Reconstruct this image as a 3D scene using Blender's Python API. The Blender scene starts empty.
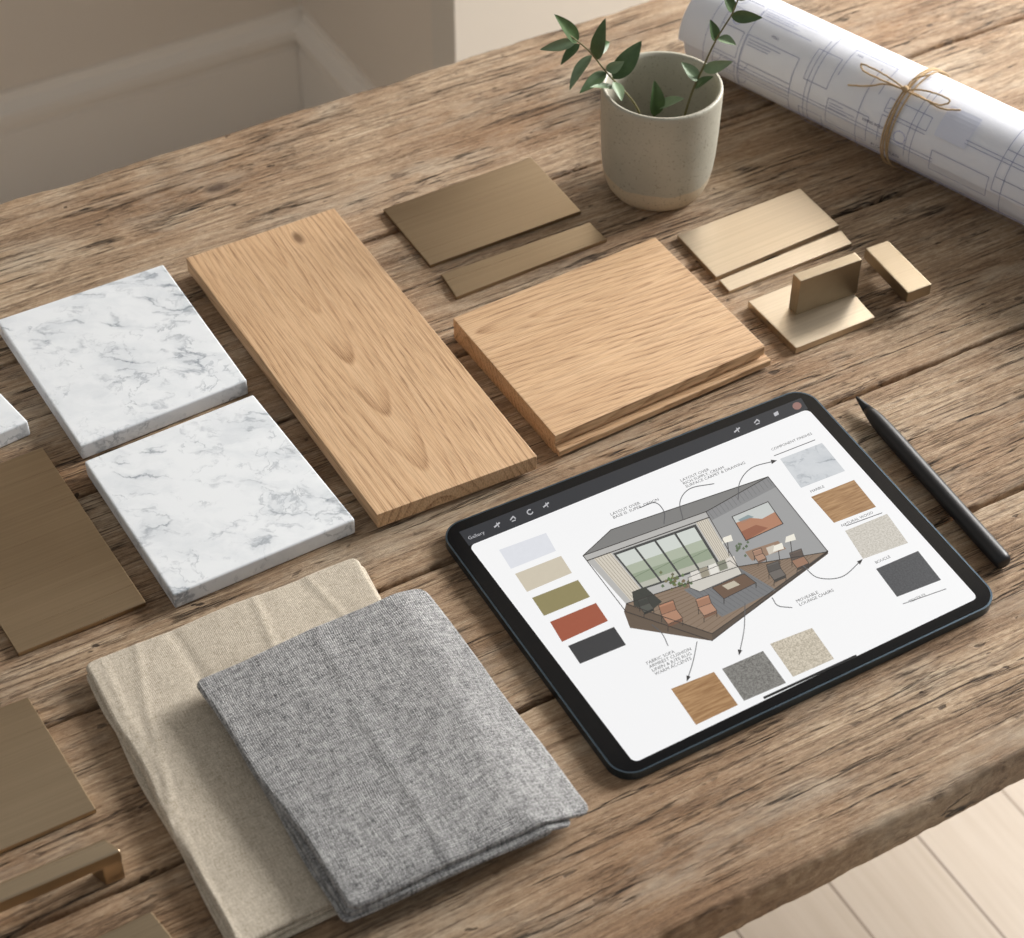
import bpy, bmesh, math, random
from mathutils import Vector, Matrix, noise
random.seed(7)
sc = bpy.context.scene
COL = sc.collection
sc.view_settings.view_transform = 'Standard'
PI = math.pi
F = 2000.0; PITCH = math.radians(44.5); SP, CP = math.sin(PITCH), math.cos(PITCH)
TZ = 0.75; H = 0.92
ANG = math.radians(29.5)
E1 = Vector((math.cos(ANG), math.sin(ANG), 0)); E2 = Vector((-math.sin(ANG), math.cos(ANG), 0))

def at(px, py, z=0.0):
    u = (px-512)/F; v = (py-469)/F; t = (H-z)/(SP+v*CP)
    return Vector((u*t, (CP-v*SP)*t, TZ+z))
def ray_y(px, py, Y):
    u = (px-512)/F; v = (py-469)/F; s = Y/(CP-v*SP)
    return Vector((u*s, Y, TZ+H-s*(SP+v*CP)))
def lin(r, g, b):
    f = lambda c: (c/255/12.92) if c/255 <= .04045 else ((c/255+.055)/1.055)**2.4
    return (f(r), f(g), f(b), 1.0)

# ---------------------------------------------------------------- materials
class G:
    def __init__(s, name):
        s.m = bpy.data.materials.new(name); s.m.use_nodes = True
        s.nt = s.m.node_tree; s.b = s.nt.nodes['Principled BSDF']
    def setv(s, inp, v):
        if isinstance(v, bpy.types.NodeSocket): s.nt.links.new(v, inp)
        elif isinstance(v, (tuple, list, Vector)):
            v = tuple(v)
            n = len(inp.default_value)
            inp.default_value = v[:n] if len(v) >= n else v+(1.0,)*(n-len(v))
        else: inp.default_value = v
    def n(s, t, ins=None, **pr):
        nd = s.nt.nodes.new(t)
        for k, v in pr.items(): setattr(nd, k, v)
        for k, v in (ins or {}).items(): s.setv(nd.inputs[k], v)
        return nd
    def coord(s): return s.n('ShaderNodeTexCoord').outputs['Object']
    def rnd(s): return s.n('ShaderNodeObjectInfo').outputs['Random']
    def math(s, op, a, b=0.0, c=0.0, clamp=False):
        return s.n('ShaderNodeMath', {0: a, 1: b, 2: c}, operation=op, use_clamp=clamp).outputs[0]
    def vm(s, op, a, b=(0, 0, 0)):
        nd = s.n('ShaderNodeVectorMath', {0: a, 1: b}, operation=op)
        return nd.outputs['Value'] if op in ('DISTANCE', 'LENGTH', 'DOT_PRODUCT') else nd.outputs['Vector']
    def comb(s, x, y, z): return s.n('ShaderNodeCombineXYZ', {0: x, 1: y, 2: z}).outputs[0]
    def sep(s, v): return s.n('ShaderNodeSeparateXYZ', {0: v}).outputs
    def noise(s, v, scale=1.0, det=3.0, rough=.5, dist=0.0):
        return s.n('ShaderNodeTexNoise', {'Vector': v, 'Scale': scale, 'Detail': det, 'Roughness': rough, 'Distortion': dist}).outputs[0]
    def ramp(s, f, stops, interp='LINEAR'):
        nd = s.n('ShaderNodeValToRGB', {0: f}); cr = nd.color_ramp; cr.interpolation = interp
        while len(cr.elements) < len(stops): cr.elements.new(.5)
        for e, (p, c) in zip(cr.elements, stops):
            e.position = p
            e.color = (c, c, c, 1) if isinstance(c, (int, float)) else (tuple(c)+(1,))[:4]
        return nd.outputs[0]
    def mix(s, f, a, b, blend='MIX'):
        nd = s.nt.nodes.new('ShaderNodeMix'); nd.data_type = 'RGBA'; nd.blend_type = blend
        s.setv(nd.inputs[0], f); s.setv(nd.inputs[6], a); s.setv(nd.inputs[7], b)
        return nd.outputs[2]
    def bump(s, h, st=.3, d=.001):
        s.nt.links.new(s.n('ShaderNodeBump', {'Height': h, 'Strength': st, 'Distance': d}).outputs[0], s.b.inputs['Normal'])
    def thin(s, f, k):
        """thin iso-line of a noise value"""
        return s.math('SUBTRACT', 1, s.math('MULTIPLY', s.math('ABSOLUTE', s.math('SUBTRACT', f, .5)), k), clamp=True)
    def out(s, **k):
        for a, v in k.items(): s.setv(s.b.inputs[a.replace('_', ' ')], v)
        return s.m

def plain(name, col, rough=.6, metal=0.0, var=.06, sc_=60, bump=.1):
    g = G(name); v = g.coord(); n = g.noise(v, sc_, 4, .6)
    c = g.mix(g.math('MULTIPLY', n, 1.0), [x*(1-var) for x in col[:3]], [min(1, x*(1+var)) for x in col[:3]])
    if bump: g.bump(n, bump, .0006)
    return g.out(Base_Color=c, Roughness=rough, Metallic=metal)

def knot_warp(g, v, knots):
    """bend the grain around knots; returns (warped vector, closeness)"""
    close = None
    for (kx, ky, a, b) in knots:
        d = g.vm('MULTIPLY', g.vm('SUBTRACT', v, (kx, ky, 0)), (1/a, 1/b, 0))
        L = g.vm('LENGTH', d)
        e = g.math('POWER', 2.718, g.math('MULTIPLY', g.math('MULTIPLY', L, L), -1.0))
        close = e if close is None else g.math('MAXIMUM', close, e)
        s = g.sep(v); dy = g.math('MULTIPLY', g.math('SUBTRACT', s[1], ky), g.math('MULTIPLY', e, .85))
        v = g.comb(s[0], g.math('SUBTRACT', s[1], dy), s[2])
    return v, close

def mat_table():
    g = G('weathered_table_wood')
    c0 = g.coord()
    at_ = g.n('ShaderNodeAttribute', attribute_name='plank').outputs['Fac']
    v, close = knot_warp(g, c0, [(-.42, .30, .022, .009), (.10, -.34, .025, .010), (.38, .02, .02, .008), (.62, .3, .022, .009), (-.30, -.22, .016, .007), (.30, -.30, .016, .007), (-.16, .33, .012, .006)])
    s = g.sep(v)
    w = g.noise(g.vm('MULTIPLY', v, (2.4, 7, 2)), 1, 2.5, .5)
    w2 = g.noise(g.vm('MULTIPLY', v, (14, 40, 9)), 1, 2, .5)
    y = g.math('ADD', s[1], g.math('ADD', g.math('MULTIPLY', g.math('SUBTRACT', w, .5), .016), g.math('MULTIPLY', g.math('SUBTRACT', w2, .5), .0025)))
    p = g.comb(g.math('ADD', s[0], g.math('MULTIPLY', at_, 3.7)), y, g.math('ADD', g.math('MULTIPLY', s[2], 1.0), g.math('MULTIPLY', at_, 1.3)))
    fine = g.noise(g.vm('MULTIPLY', p, (11, 520, 90)), 1, 7, .82)
    broad = g.noise(g.vm('MULTIPLY', p, (1.8, 52, 10)), 1, 4, .6)
    pores = g.noise(g.vm('MULTIPLY', p, (48, 820, 150)), 1, 3, .7)
    hair = g.noise(g.vm('MULTIPLY', p, (12, 640, 100)), 1, 2, .5)
    blotch = g.noise(g.vm('MULTIPLY', p, (5, 10, 3)), 1, 5, .65)
    zone = g.ramp(g.noise(g.vm('MULTIPLY', p, (3.5, 14, 3)), 1, 4, .65), [(.40, .35), (.60, 1.0)])
    rough_ = g.noise(g.vm('MULTIPLY', p, (160, 380, 120)), 1, 6, .88)
    ca = g.noise(g.vm('MULTIPLY', p, (2.4, 62, 8)), 1, 5, .62)
    cm = g.ramp(g.noise(g.vm('MULTIPLY', p, (5, 20, 3)), 1.7, 3, .6), [(.49, 0.0), (.55, 1.0)])
    crack = g.math('MULTIPLY', g.thin(ca, 75), cm)
    cb = g.noise(g.vm('MULTIPLY', p, (10, 150, 20)), 1, 4, .65)
    cm2 = g.ramp(g.noise(g.vm('MULTIPLY', p, (9, 18, 3)), 2.1, 4, .7), [(.49, 0.0), (.60, 1.0)])
    crack2 = g.math('MULTIPLY', g.math('MULTIPLY', g.thin(cb, 38), cm2), .75)
    f = g.math('ADD', g.math('MULTIPLY', fine, .48), g.math('ADD', g.math('MULTIPLY', broad, .22), g.math('MULTIPLY', rough_, .30)))
    col = g.ramp(f, [(.38, lin(108, 86, 66)), (.45, lin(158, 131, 104)), (.52, lin(187, 160, 130)), (.60, lin(220, 198, 170))])
    col = g.mix(g.ramp(blotch, [(.34, .8), (.60, 0.0)]), col, g.mix(1.0, col, lin(204, 181, 157), 'MULTIPLY'))
    col = g.mix(g.ramp(g.noise(g.vm('MULTIPLY', p, (9, 24, 3)), 1, 5, .7), [(.50, 0.0), (.70, .45)]), col, lin(209, 196, 175))
    pm = g.math('MULTIPLY', g.ramp(pores, [(.55, 0.0), (.63, .8)]), zone)
    col = g.mix(pm, col, lin(98, 76, 57))
    hm = g.math('MULTIPLY', g.ramp(hair, [(.61, 0.0), (.66, .8)]), zone)
    col = g.mix(hm, col, lin(88, 67, 49))
    col = g.mix(crack2, col, lin(72, 53, 38))
    col = g.mix(crack, col, lin(30, 21, 15))
    pits = g.math('MULTIPLY', g.ramp(g.noise(g.vm('MULTIPLY', p, (60, 150, 60)), 1, 2, .5), [(.70, 0.0), (.73, .9)]), zone)
    col = g.mix(pits, col, lin(46, 32, 23))
    col = g.mix(g.ramp(close, [(.35, 0.0), (.85, .8)]), col, lin(64, 43, 30))
    h = g.math('SUBTRACT', g.math('ADD', g.math('MULTIPLY', fine, 1.1), g.math('ADD', g.math('MULTIPLY', broad, .4), g.math('MULTIPLY', rough_, .7))), g.math('ADD', g.math('MULTIPLY', crack, 1.8), g.math('ADD', g.math('MULTIPLY', crack2, .9), g.math('ADD', g.math('MULTIPLY', pits, 1.1), g.math('ADD', g.math('MULTIPLY', pm, .4), g.math('MULTIPLY', hm, .5))))))
    g.bump(h, .9, .0015)
    return g.out(Base_Color=col, Roughness=g.ramp(f, [(.3, .76), (.7, .52)]), Specular_IOR_Level=.34)

def mat_oak(name, y0, x0, knots=None, k=1.0, slant=0.0, stretch=.08):
    g = G(name); c0 = g.coord(); v = c0
    if knots: v, close = knot_warp(g, v, knots)
    w = g.noise(g.vm('MULTIPLY', v, (4, 9, 5)), 1, 2, .5)
    w2 = g.noise(g.vm('MULTIPLY', v, (12, 110, 20)), 1, 4, .6)
    s = g.sep(v)
    y = g.math('ADD', g.math('SUBTRACT', g.math('ADD', s[1], g.math('MULTIPLY', s[0], slant)), y0), g.math('ADD', g.math('MULTIPLY', g.math('SUBTRACT', w, .5), .014), g.math('MULTIPLY', g.math('SUBTRACT', w2, .5), .004)))
    x = g.math('MULTIPLY', g.math('SUBTRACT', s[0], x0), stretch)
    d = g.math('SQRT', g.math('ADD', g.math('MULTIPLY', x, x), g.math('MULTIPLY', y, y)))
    d = g.math('ADD', d, g.math('MULTIPLY', s[2], .35))
    fr = g.math('FRACT', g.math('MULTIPLY', d, 230*k))
    ring = g.ramp(fr, [(0, 0.0), (.50, .08), (.78, .6), (.90, 1.0), (1, 0.0)])
    rm = g.ramp(g.noise(g.vm('MULTIPLY', v, (8, 60, 4)), 1, 4, .65), [(.38, .15), (.62, 1.0)])
    ring = g.math('MULTIPLY', ring, rm)
    fine = g.noise(g.vm('MULTIPLY', v, (7, 800, 300)), 1, 6, .78)
    pores = g.noise(g.vm('MULTIPLY', v, (34, 1300, 500)), 1, 3, .6)
    bl = g.noise(g.vm('MULTIPLY', v, (4, 26, 6)), 1, 4, .6)
    a = g.math('ADD', g.math('MULTIPLY', ring, .22), g.math('MULTIPLY', fine, .60))
    col = g.ramp(a, [(.20, lin(219, 187, 151)), (.35, lin(203, 167, 129)), (.54, lin(162, 125, 90))])
    col = g.mix(g.ramp(bl, [(.35, .35), (.62, 0.0)]), col, lin(190, 152, 115), 'MIX')
    pm = g.math('MULTIPLY', g.ramp(pores, [(.48, 0.0), (.58, .9)]), g.math('ADD', g.math('MULTIPLY', ring, .7), .30))
    col = g.mix(pm, col, lin(118, 85, 58))
    if knots: col = g.mix(g.ramp(close, [(.45, 0.0), (.9, .8)]), col, lin(92, 62, 40))
    g.bump(g.math('SUBTRACT', fine, g.math('MULTIPLY', pm, .9)), .18, .0004)
    return g.out(Base_Color=col, Roughness=.5, Specular_IOR_Level=.38)

def marble_nodes(g, v, sc_=1.0):
    v = g.vm('MULTIPLY', v, (sc_, sc_, sc_))
    ro = g.n('ShaderNodeMapping', {'Vector': v, 'Rotation': (0, 0, .62)}).outputs[0]
    wx = g.noise(ro, 34, 5, .62); wy = g.noise(g.vm('ADD', ro, (5, 3, 1)), 34, 5, .62)
    p = g.vm('ADD', ro, g.vm('MULTIPLY', g.comb(g.math('SUBTRACT', wx, .5), g.math('SUBTRACT', wy, .5), 0), (.024, .024, .024)))
    a = g.noise(g.vm('MULTIPLY', p, (.5, 1.6, 1)), 30, 4, .53)
    b = g.noise(g.vm('MULTIPLY', p, (1.2, 1.0, 1)), 54, 4, .57)
    m = g.ramp(g.noise(p, 30, 4, .62), [(.48, 0.0), (.63, 1.0)])
    m2 = g.ramp(g.noise(g.vm('ADD', p, (9, 2, 0)), 38, 4, .62), [(.50, 0.0), (.63, 1.0)])
    cl = g.ramp(g.noise(g.vm('MULTIPLY', p, (.6, 1.3, 1)), 38, 5, .62), [(.47, 0.0), (.76, 1.0)])
    col = g.mix(g.math('MULTIPLY', cl, .40), lin(230, 233, 236), lin(190, 197, 204))
    halo = g.math('MULTIPLY', g.math('MULTIPLY', g.thin(a, 7), m), .34)
    col = g.mix(halo, col, lin(168, 176, 185))
    col = g.mix(g.math('MULTIPLY', g.math('MULTIPLY', g.thin(a, 34), m), .78), col, lin(112, 122, 133))
    col = g.mix(g.math('MULTIPLY', g.math('MULTIPLY', g.thin(b, 30), m2), .55), col, lin(128, 137, 147))
    return col
def mat_marble():
    g = G('white_veined_marble'); r = g.rnd()
    v = g.vm('ADD', g.coord(), g.comb(g.math('MULTIPLY', r, 3.1), g.math('MULTIPLY', r, 7.7), 0))
    return g.out(Base_Color=marble_nodes(g, v), Roughness=.28, Specular_IOR_Level=.45)

def mat_brass(name, col, rough=.36, br=1.0, refl_tone=.62):
    g = G(name); r = g.rnd()
    v = g.vm('ADD', g.coord(), g.comb(g.math('MULTIPLY', r, 4.0), g.math('MULTIPLY', r, 2.0), 0))
    n = g.noise(g.vm('MULTIPLY', v, (2.5, 620, 40)), 1, 4, .7)
    n2 = g.noise(g.vm('MULTIPLY', v, (5, 7, 6)), 1, 1.5, .5)
    c = g.mix(n, [x*.80 for x in col[:3]], [x*1.20 for x in col[:3]])
    c = g.mix(g.ramp(n2, [(.36, 0.0), (.64, .9)]), c, g.mix(1.0, c, [refl_tone, refl_tone*.97, refl_tone*.93], 'MULTIPLY'))  # broad tone patches imitate a reflection gradient, painted into the metal colour
    g.bump(n, .14*br, .0004)
    return g.out(Base_Color=c, Roughness=g.math('ADD', g.math('MULTIPLY', n, .10), rough-.05), Metallic=1.0)

def mat_fabric(name, dark, light, pitch, lo=.38, hi=.62, bmp=.6, wave=.05, soft=.1):
    """woven cloth: alternate warp and weft yarns, each yarn with its own tone"""
    g = G(name); v = g.coord()
    w = g.noise(v, 22, 2, .5); wb = g.noise(g.vm('ADD', v, (4, 4, 0)), 22, 2, .5)
    v = g.vm('ADD', v, g.vm('MULTIPLY', g.comb(w, wb, 0), (.006, .006, 0)))
    yarn = pitch/2/PI
    a = g.noise(g.vm('MULTIPLY', v, (yarn*.2, yarn*1.9, 20)), 1, 3, .6)
    b = g.noise(g.vm('MULTIPLY', g.vm('ADD', v, (3, 1, 0)), (yarn*1.9, yarn*.2, 20)), 1, 3, .6)
    s = g.sep(v)
    sx = g.math('SINE', g.math('MULTIPLY', s[0], pitch/2)); sy = g.math('SINE', g.math('MULTIPLY', s[1], pitch/2))
    wv = g.math('MULTIPLY', sx, sy)
    sel = g.math('ADD', g.math('MULTIPLY', wv, 3), .5, clamp=True)
    yv = g.math('ADD', g.math('MULTIPLY', a, sel), g.math('MULTIPLY', b, g.math('SUBTRACT', 1, sel)))
    hgt = g.math('ABSOLUTE', wv)
    f = g.math('ADD', yv, g.math('MULTIPLY', g.math('SUBTRACT', hgt, .4), wave))  # shading of the gaps between yarns is put into the colour
    fuzz = g.noise(v, 1500, 2, .6)
    f = g.math('ADD', f, g.math('MULTIPLY', g.math('SUBTRACT', fuzz, .5), .12))
    c = g.ramp(f, [(lo, dark), (hi, light)])
    c = g.mix(g.ramp(g.noise(v, 9, 3, .5), [(.35, soft), (.65, 0.0)]), c, dark)
    g.bump(g.math('ADD', g.math('MULTIPLY', f, .7), g.math('MULTIPLY', hgt, .5)), bmp, .0007)
    return g.out(Base_Color=c, Roughness=.92, Specular_IOR_Level=.12, Sheen_Weight=.12, Sheen_Roughness=.5)

def mat_screen(name, colfn, strength=.98):
    g = G(name); c = colfn(g)
    return g.out(Base_Color=(.01, .01, .01), Emission_Color=c, Emission_Strength=strength, Roughness=.3, Specular_IOR_Level=.15)

M = {}
M['table'] = mat_table()
M['tableleg'] = plain('table_leg_wood', lin(120, 92, 68), .7, sc_=30)
M['marble'] = mat_marble()
M['bronze'] = mat_brass('brushed_bronze', (.56, .44, .30), .29, refl_tone=.72)
M['bronzedeep'] = mat_brass('deep_bronze', (.46, .365, .255), .29, refl_tone=.80)
M['brass'] = mat_brass('satin_brass', (.60, .51, .395), .38, refl_tone=.94)
M['brassdark'] = mat_brass('dark_brass', (.38, .315, .23), .38, refl_tone=.88)  # darker brass tone for the upright tab and small pull
M['linen'] = mat_fabric('natural_linen', lin(156, 143, 124), lin(223, 213, 197), 6000, .32, .68, .45, .06, .10)
M['greycloth'] = mat_fabric('grey_woven_wool', lin(78, 78, 80), lin(194, 193, 192), 4900, .35, .65, .8, .11, .14)
M['paper'] = plain('drawing_paper', lin(230, 232, 240), .7, var=.02, bump=.03)
M['twine'] = plain('jute_twine', lin(188, 161, 124), .95, sc_=1200, var=.4, bump=.8)
M['leaf'] = plain('leaf_green', lin(74, 98, 60), .45, sc_=110, var=.5)
M['leafpale'] = plain('leaf_pale_green', lin(120, 140, 108), .5, sc_=110, var=.3)
M['stem'] = plain('stem_green_brown', lin(108, 102, 66), .6, sc_=200, var=.2)
M['soil'] = plain('dark_soil', lin(62, 54, 44), .95, sc_=400, var=.5, bump=.8)
M['tabletframe'] = plain('anodised_dark_metal', lin(74, 88, 100), .28, metal=.9, var=.03)
M['glass'] = plain('black_glass', lin(9, 10, 13), .12, var=.0, bump=0)
M['glass'].node_tree.nodes['Principled BSDF'].inputs['Specular IOR Level'].default_value = .18
M['stylus'] = plain('matte_black_plastic', lin(24, 24, 27), .42, var=.04, sc_=300, bump=.03)
M['stylustip'] = plain('stylus_tip_plastic', lin(22, 22, 24), .55, var=.02, bump=0)

def mat_pot():
    g = G('speckled_stoneware'); v = g.coord(); s = g.sep(v)
    edge = g.math('ADD', s[2], g.math('MULTIPLY', g.math('SUBTRACT', g.noise(v, 30, 2, .5), .5), .012))
    f = g.ramp(g.math('MULTIPLY', edge, 10), [(.210, 0.0), (.220, 1.0)])
    n = g.noise(v, 500, 2, .5); sp = g.ramp(n, [(.61, 0.0), (.67, .45)])
    b = g.noise(v, 30, 4, .6)
    glaze = g.mix(b, lin(163, 159, 144), lin(188, 183, 168))
    bare = g.mix(b, lin(190, 174, 148), lin(209, 195, 170))
    c = g.mix(f, bare, glaze); c = g.mix(sp, c, lin(120, 108, 92))
    g.bump(g.math('ADD', g.noise(v, 180, 3, .6), g.math('MULTIPLY', f, .6)), .25, .0008)
    return g.out(Base_Color=c, Roughness=g.ramp(f, [(0, .8), (1, .45)]))
M['pot'] = mat_pot()

def mat_wall(name, col):
    g = G(name); v = g.coord()
    c = g.mix(g.noise(v, 3, 4, .6), [x*.97 for x in col[:3]], [min(x*1.02, .95) for x in col[:3]])
    g.bump(g.noise(v, 260, 3, .6), .08, .001)
    return g.out(Base_Color=c, Roughness=.75)
M['wall'] = mat_wall('beige_wall_paint', lin(230, 219, 205))
M['walllight'] = mat_wall('pale_wall_paint', lin(224, 216, 204))
M['trim'] = mat_wall('trim_paint', lin(244, 236, 225))
def mat_floor():
    g = G('pale_oak_floor'); v = g.coord()
    br = g.n('ShaderNodeTexBrick', {'Vector': v, 'Color1': lin(200, 188, 173), 'Color2': lin(184, 170, 154), 'Mortar': lin(124, 108, 94), 'Scale': 1.0,
             'Mortar Size': .0016, 'Bias': 0.0, 'Brick Width': .62, 'Row Height': .11}, offset=.5)
    n = g.noise(g.vm('MULTIPLY', v, (4, 90, 1)), 1, 5, .6)
    c = g.mix(g.ramp(n, [(.35, .4), (.6, 0.0)]), br.outputs[0], lin(168, 151, 132))
    return g.out(Base_Color=c, Roughness=.5)
M['floor'] = mat_floor()

# ---------------------------------------------------------------- helpers
class Fr:
    def __init__(s, loc, ang=0.0): s.loc = Vector(loc); s.ang = ang; s.inv = Matrix.Rotation(-ang, 3, 'Z')
    def l(s, p): return s.inv @ (Vector(p)-s.loc)
def mk(name, bm, mat, parent=None, fr=None, smooth=False, norm=True):
    if norm: bmesh.ops.recalc_face_normals(bm, faces=bm.faces[:])
    me = bpy.data.meshes.new(name); bm.to_mesh(me); bm.free()
    if smooth:
        for p in me.polygons: p.use_smooth = True
    me.materials.append(mat)
    o = bpy.data.objects.new(name, me); COL.objects.link(o)
    if parent: o.parent = parent
    elif fr: o.location = fr.loc; o.rotation_euler = (0, 0, fr.ang)
    return o
def thing(name, label, cat, fr, group=None):
    o = bpy.data.objects.new(name, None); COL.objects.link(o); o.empty_display_size = .05
    o.location = fr.loc; o.rotation_euler = (0, 0, fr.ang)
    return tag(o, label, cat, group)
def tag(o, label, cat, group=None):
    o['label'] = label; o['category'] = cat
    if group: o['group'] = group
    return o
def qframe(px4, z, th):
    pts = [at(x, y, z) for x, y in px4]
    c = sum(pts, Vector())/4; d = pts[1]-pts[0]+pts[2]-pts[3]
    return Fr((c.x, c.y, TZ+z-th), math.atan2(d.y, d.x)), pts
def prism(bm, loop, z0, z1, bev=0, seg=2, alledges=True):
    lo = [bm.verts.new((p[0], p[1], z0)) for p in loop]; hi = [bm.verts.new((p[0], p[1], z1)) for p in loop]
    fs = [bm.faces.new(lo[::-1]), bm.faces.new(hi)]
    n = len(loop)
    for i in range(n): fs.append(bm.faces.new((lo[i], lo[(i+1) % n], hi[(i+1) % n], hi[i])))
    if bev:
        es = list(dict.fromkeys(e for f in fs for e in f.edges))
        if not alledges: es = [e for e in es if abs(e.verts[0].co.z-e.verts[1].co.z) < 1e-7]
        bmesh.ops.bevel(bm, geom=es, offset=bev, segments=seg, affect='EDGES', profile=.6)
def slab(name, px4, z, th, mat, bev=.0008, parent=None, fr=None, seg=2):
    f, pts = qframe(px4, z, th)
    if fr is None: fr = f
    loop = [fr.l(p) for p in pts]; zt = TZ+z-fr.loc.z
    bm = bmesh.new(); prism(bm, loop, zt-th, zt, bev, seg)
    return mk(name, bm, mat, parent, fr), fr
def sub(px4, a0, a1, b0, b1):
    P = [Vector(p) for p in px4]
    g = lambda s, t: (P[0]*(1-s)+P[1]*s)*(1-t)+(P[3]*(1-s)+P[2]*s)*t
    return [tuple(g(a0, b0)), tuple(g(a1, b0)), tuple(g(a1, b1)), tuple(g(a0, b1))]
def rounded(loop, r, n=6):
    out = []; L = len(loop); loop = [Vector((p[0], p[1])) for p in loop]
    for i in range(L):
        p = loop[i]; a = (loop[i-1]-p).normalized(); b = (loop[(i+1) % L]-p).normalized()
        half = a.angle(b)/2; d = r/math.tan(half); c = p+(a+b).normalized()*(r/math.sin(half))
        s = p+a*d; e = p+b*d
        a0 = math.atan2(s.y-c.y, s.x-c.x); a1 = math.atan2(e.y-c.y, e.x-c.x)
        while a1-a0 > PI: a1 -= 2*PI
        while a1-a0 < -PI: a1 += 2*PI
        for k in range(n+1):
            t = a0+(a1-a0)*k/n; out.append((c.x+r*math.cos(t), c.y+r*math.sin(t)))
    return out
def crs(pts, k=8):
    pts = [Vector(p) for p in pts]; P = [pts[0]*2-pts[1]]+pts+[pts[-1]*2-pts[-2]]; out = []
    for i in range(1, len(P)-2):
        for j in range(k):
            t = j/k; a, b, c, d = P[i-1:i+3]
            out.append(.5*((2*b)+(c-a)*t+(2*a-5*b+4*c-d)*t*t+(3*b-a-3*c+d)*t**3))
    out.append(pts[-1]); return out
def tube(bm, pts, r, n=8, rf=None, closed=False):
    pts = [Vector(p) for p in pts]; L = len(pts); rings = []; nrm = None
    for i, p in enumerate(pts):
        t = (pts[(i+1) % L]-pts[i-1]) if closed else (pts[min(i+1, L-1)]-pts[max(i-1, 0)])
        t.normalize()
        if nrm is None: nrm = t.orthogonal().normalized()
        nrm = (nrm-t*nrm.dot(t)).normalized(); b = t.cross(nrm)
        rr = r*(rf(i/(L-1)) if rf else 1)
        rings.append([bm.verts.new(p+(nrm*math.cos(2*PI*k/n)+b*math.sin(2*PI*k/n))*rr) for k in range(n)])
    m = L if closed else L-1
    for i in range(m):
        A, B = rings[i], rings[(i+1) % L]
        for k in range(n): bm.faces.new((A[k], A[(k+1) % n], B[(k+1) % n], B[k]))
    if not closed: bm.faces.new(rings[0][::-1]); bm.faces.new(rings[-1])
def lathe(bm, prof, n=64):
    rings = []
    for (r, z) in prof:
        if r < 1e-6: rings.append([bm.verts.new((0, 0, z))])
        else: rings.append([bm.verts.new((r*math.cos(2*PI*k/n), r*math.sin(2*PI*k/n), z)) for k in range(n)])
    for A, B in zip(rings, rings[1:]):
        for k in range(n):
            k2 = (k+1) % n
            if len(A) == 1: bm.faces.new((A[0], B[k2], B[k]))
            elif len(B) == 1: bm.faces.new((A[k], A[k2], B[0]))
            else: bm.faces.new((A[k], A[k2], B[k2], B[k]))
def box(bm, c, s):
    return bmesh.ops.create_cube(bm, size=1, matrix=Matrix.Translation(c) @ Matrix.Diagonal((s[0], s[1], s[2], 1)))
def text_geo(body, size, shear=0.0, spacing=1.0):
    cu = bpy.data.curves.new('lettering', 'FONT'); cu.body = body; cu.size = size; cu.shear = shear; cu.space_line = spacing
    cu.resolution_u = 2
    o = bpy.data.objects.new('lettering', cu); COL.objects.link(o)
    bpy.context.view_layer.update(); dg = bpy.context.evaluated_depsgraph_get()
    me = bpy.data.meshes.new_from_object(o.evaluated_get(dg))
    vs = [v.co.copy() for v in me.vertices]; fs = [tuple(p.vertices) for p in me.polygons]
    bpy.data.objects.remove(o); bpy.data.curves.remove(cu); bpy.data.meshes.remove(me)
    return vs, fs
def struct(o): o['kind'] = 'structure'; return o
def nz(*a): return noise.noise(Vector(a))

# ---------------------------------------------------------------- room
def wall_panel(name, p0, p1, z0, z1, mat, th=.06, side=1):
    p0 = Vector(p0); p1 = Vector(p1); d = (p1-p0).normalized()
    fr = Fr((p0.x, p0.y, 0), math.atan2(d.y, d.x)); L = (p1-p0).length
    bm = bmesh.new(); s = 1 if side > 0 else -1
    prism(bm, [(0, 0), (L, 0), (L, s*th), (0, s*th)], z0, z1)
    return struct(mk(name, bm, mat, None, fr))
def board(name, p0, p1, prof, mat, side=-1):
    p0 = Vector(p0); p1 = Vector(p1); d = (p1-p0).normalized(); fr = Fr((p0.x, p0.y, 0), math.atan2(d.y, d.x)); L = (p1-p0).length
    bm = bmesh.new(); A = [bm.verts.new((0, side*o, z)) for o, z in prof]; B = [bm.verts.new((L, side*o, z)) for o, z in prof]; n = len(prof)
    for i in range(n): bm.faces.new((A[i], A[(i+1) % n], B[(i+1) % n], B[i]))
    bm.faces.new(A); bm.faces.new(B[::-1])
    return struct(mk(name, bm, mat, None, fr))
K = Vector((-.29, 2.405)); e1 = Vector((E1.x, E1.y)); e2 = Vector((E2.x, E2.y))
EE = K-e2*.455
bm = bmesh.new(); box(bm, (0, 0, -.03), (8, 8, .06))
struct(mk('floor', bm, M['floor'], None, Fr((0, 1, 0), ANG+PI/2)))
wall_panel('wall_left', K-e1*3.2, K, 0, 2.7, M['wall'])
wall_panel('wall_back', EE+e2*.06, K, 0, 2.7, M['wall'], side=-1)
WS, WE, SILL, TOP = .95, 2.95, .95, 2.45
wall_panel('wall_right', EE, EE+e1*3.4, 0, SILL, M['walllight'])
wall_panel('wall_right', EE, EE+e1*WS, SILL, 2.7, M['walllight'])
wall_panel('wall_right', EE+e1*WE, EE+e1*3.4, SILL, 2.7, M['walllight'])
wall_panel('wall_right', EE+e1*WS, EE+e1*WE, TOP, 2.7, M['walllight'])
prof = [(0, 0), (.018, 0), (.018, .145), (.012, .150), (.012, .160), (.024, .166), (.024, .179), (.008, .188), (.006, .200), (0, .200)]
board('baseboard_left', K-e1*3.2, K, prof, M['trim'])
board('baseboard_back', K-e2*.02, EE+e2*.002, prof, M['trim'])
bm = bmesh.new()
for x in (WS, (WS+WE)/2, WE): box(bm, (x, .03, (SILL+TOP)/2), (.05, .05, TOP-SILL))
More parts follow.
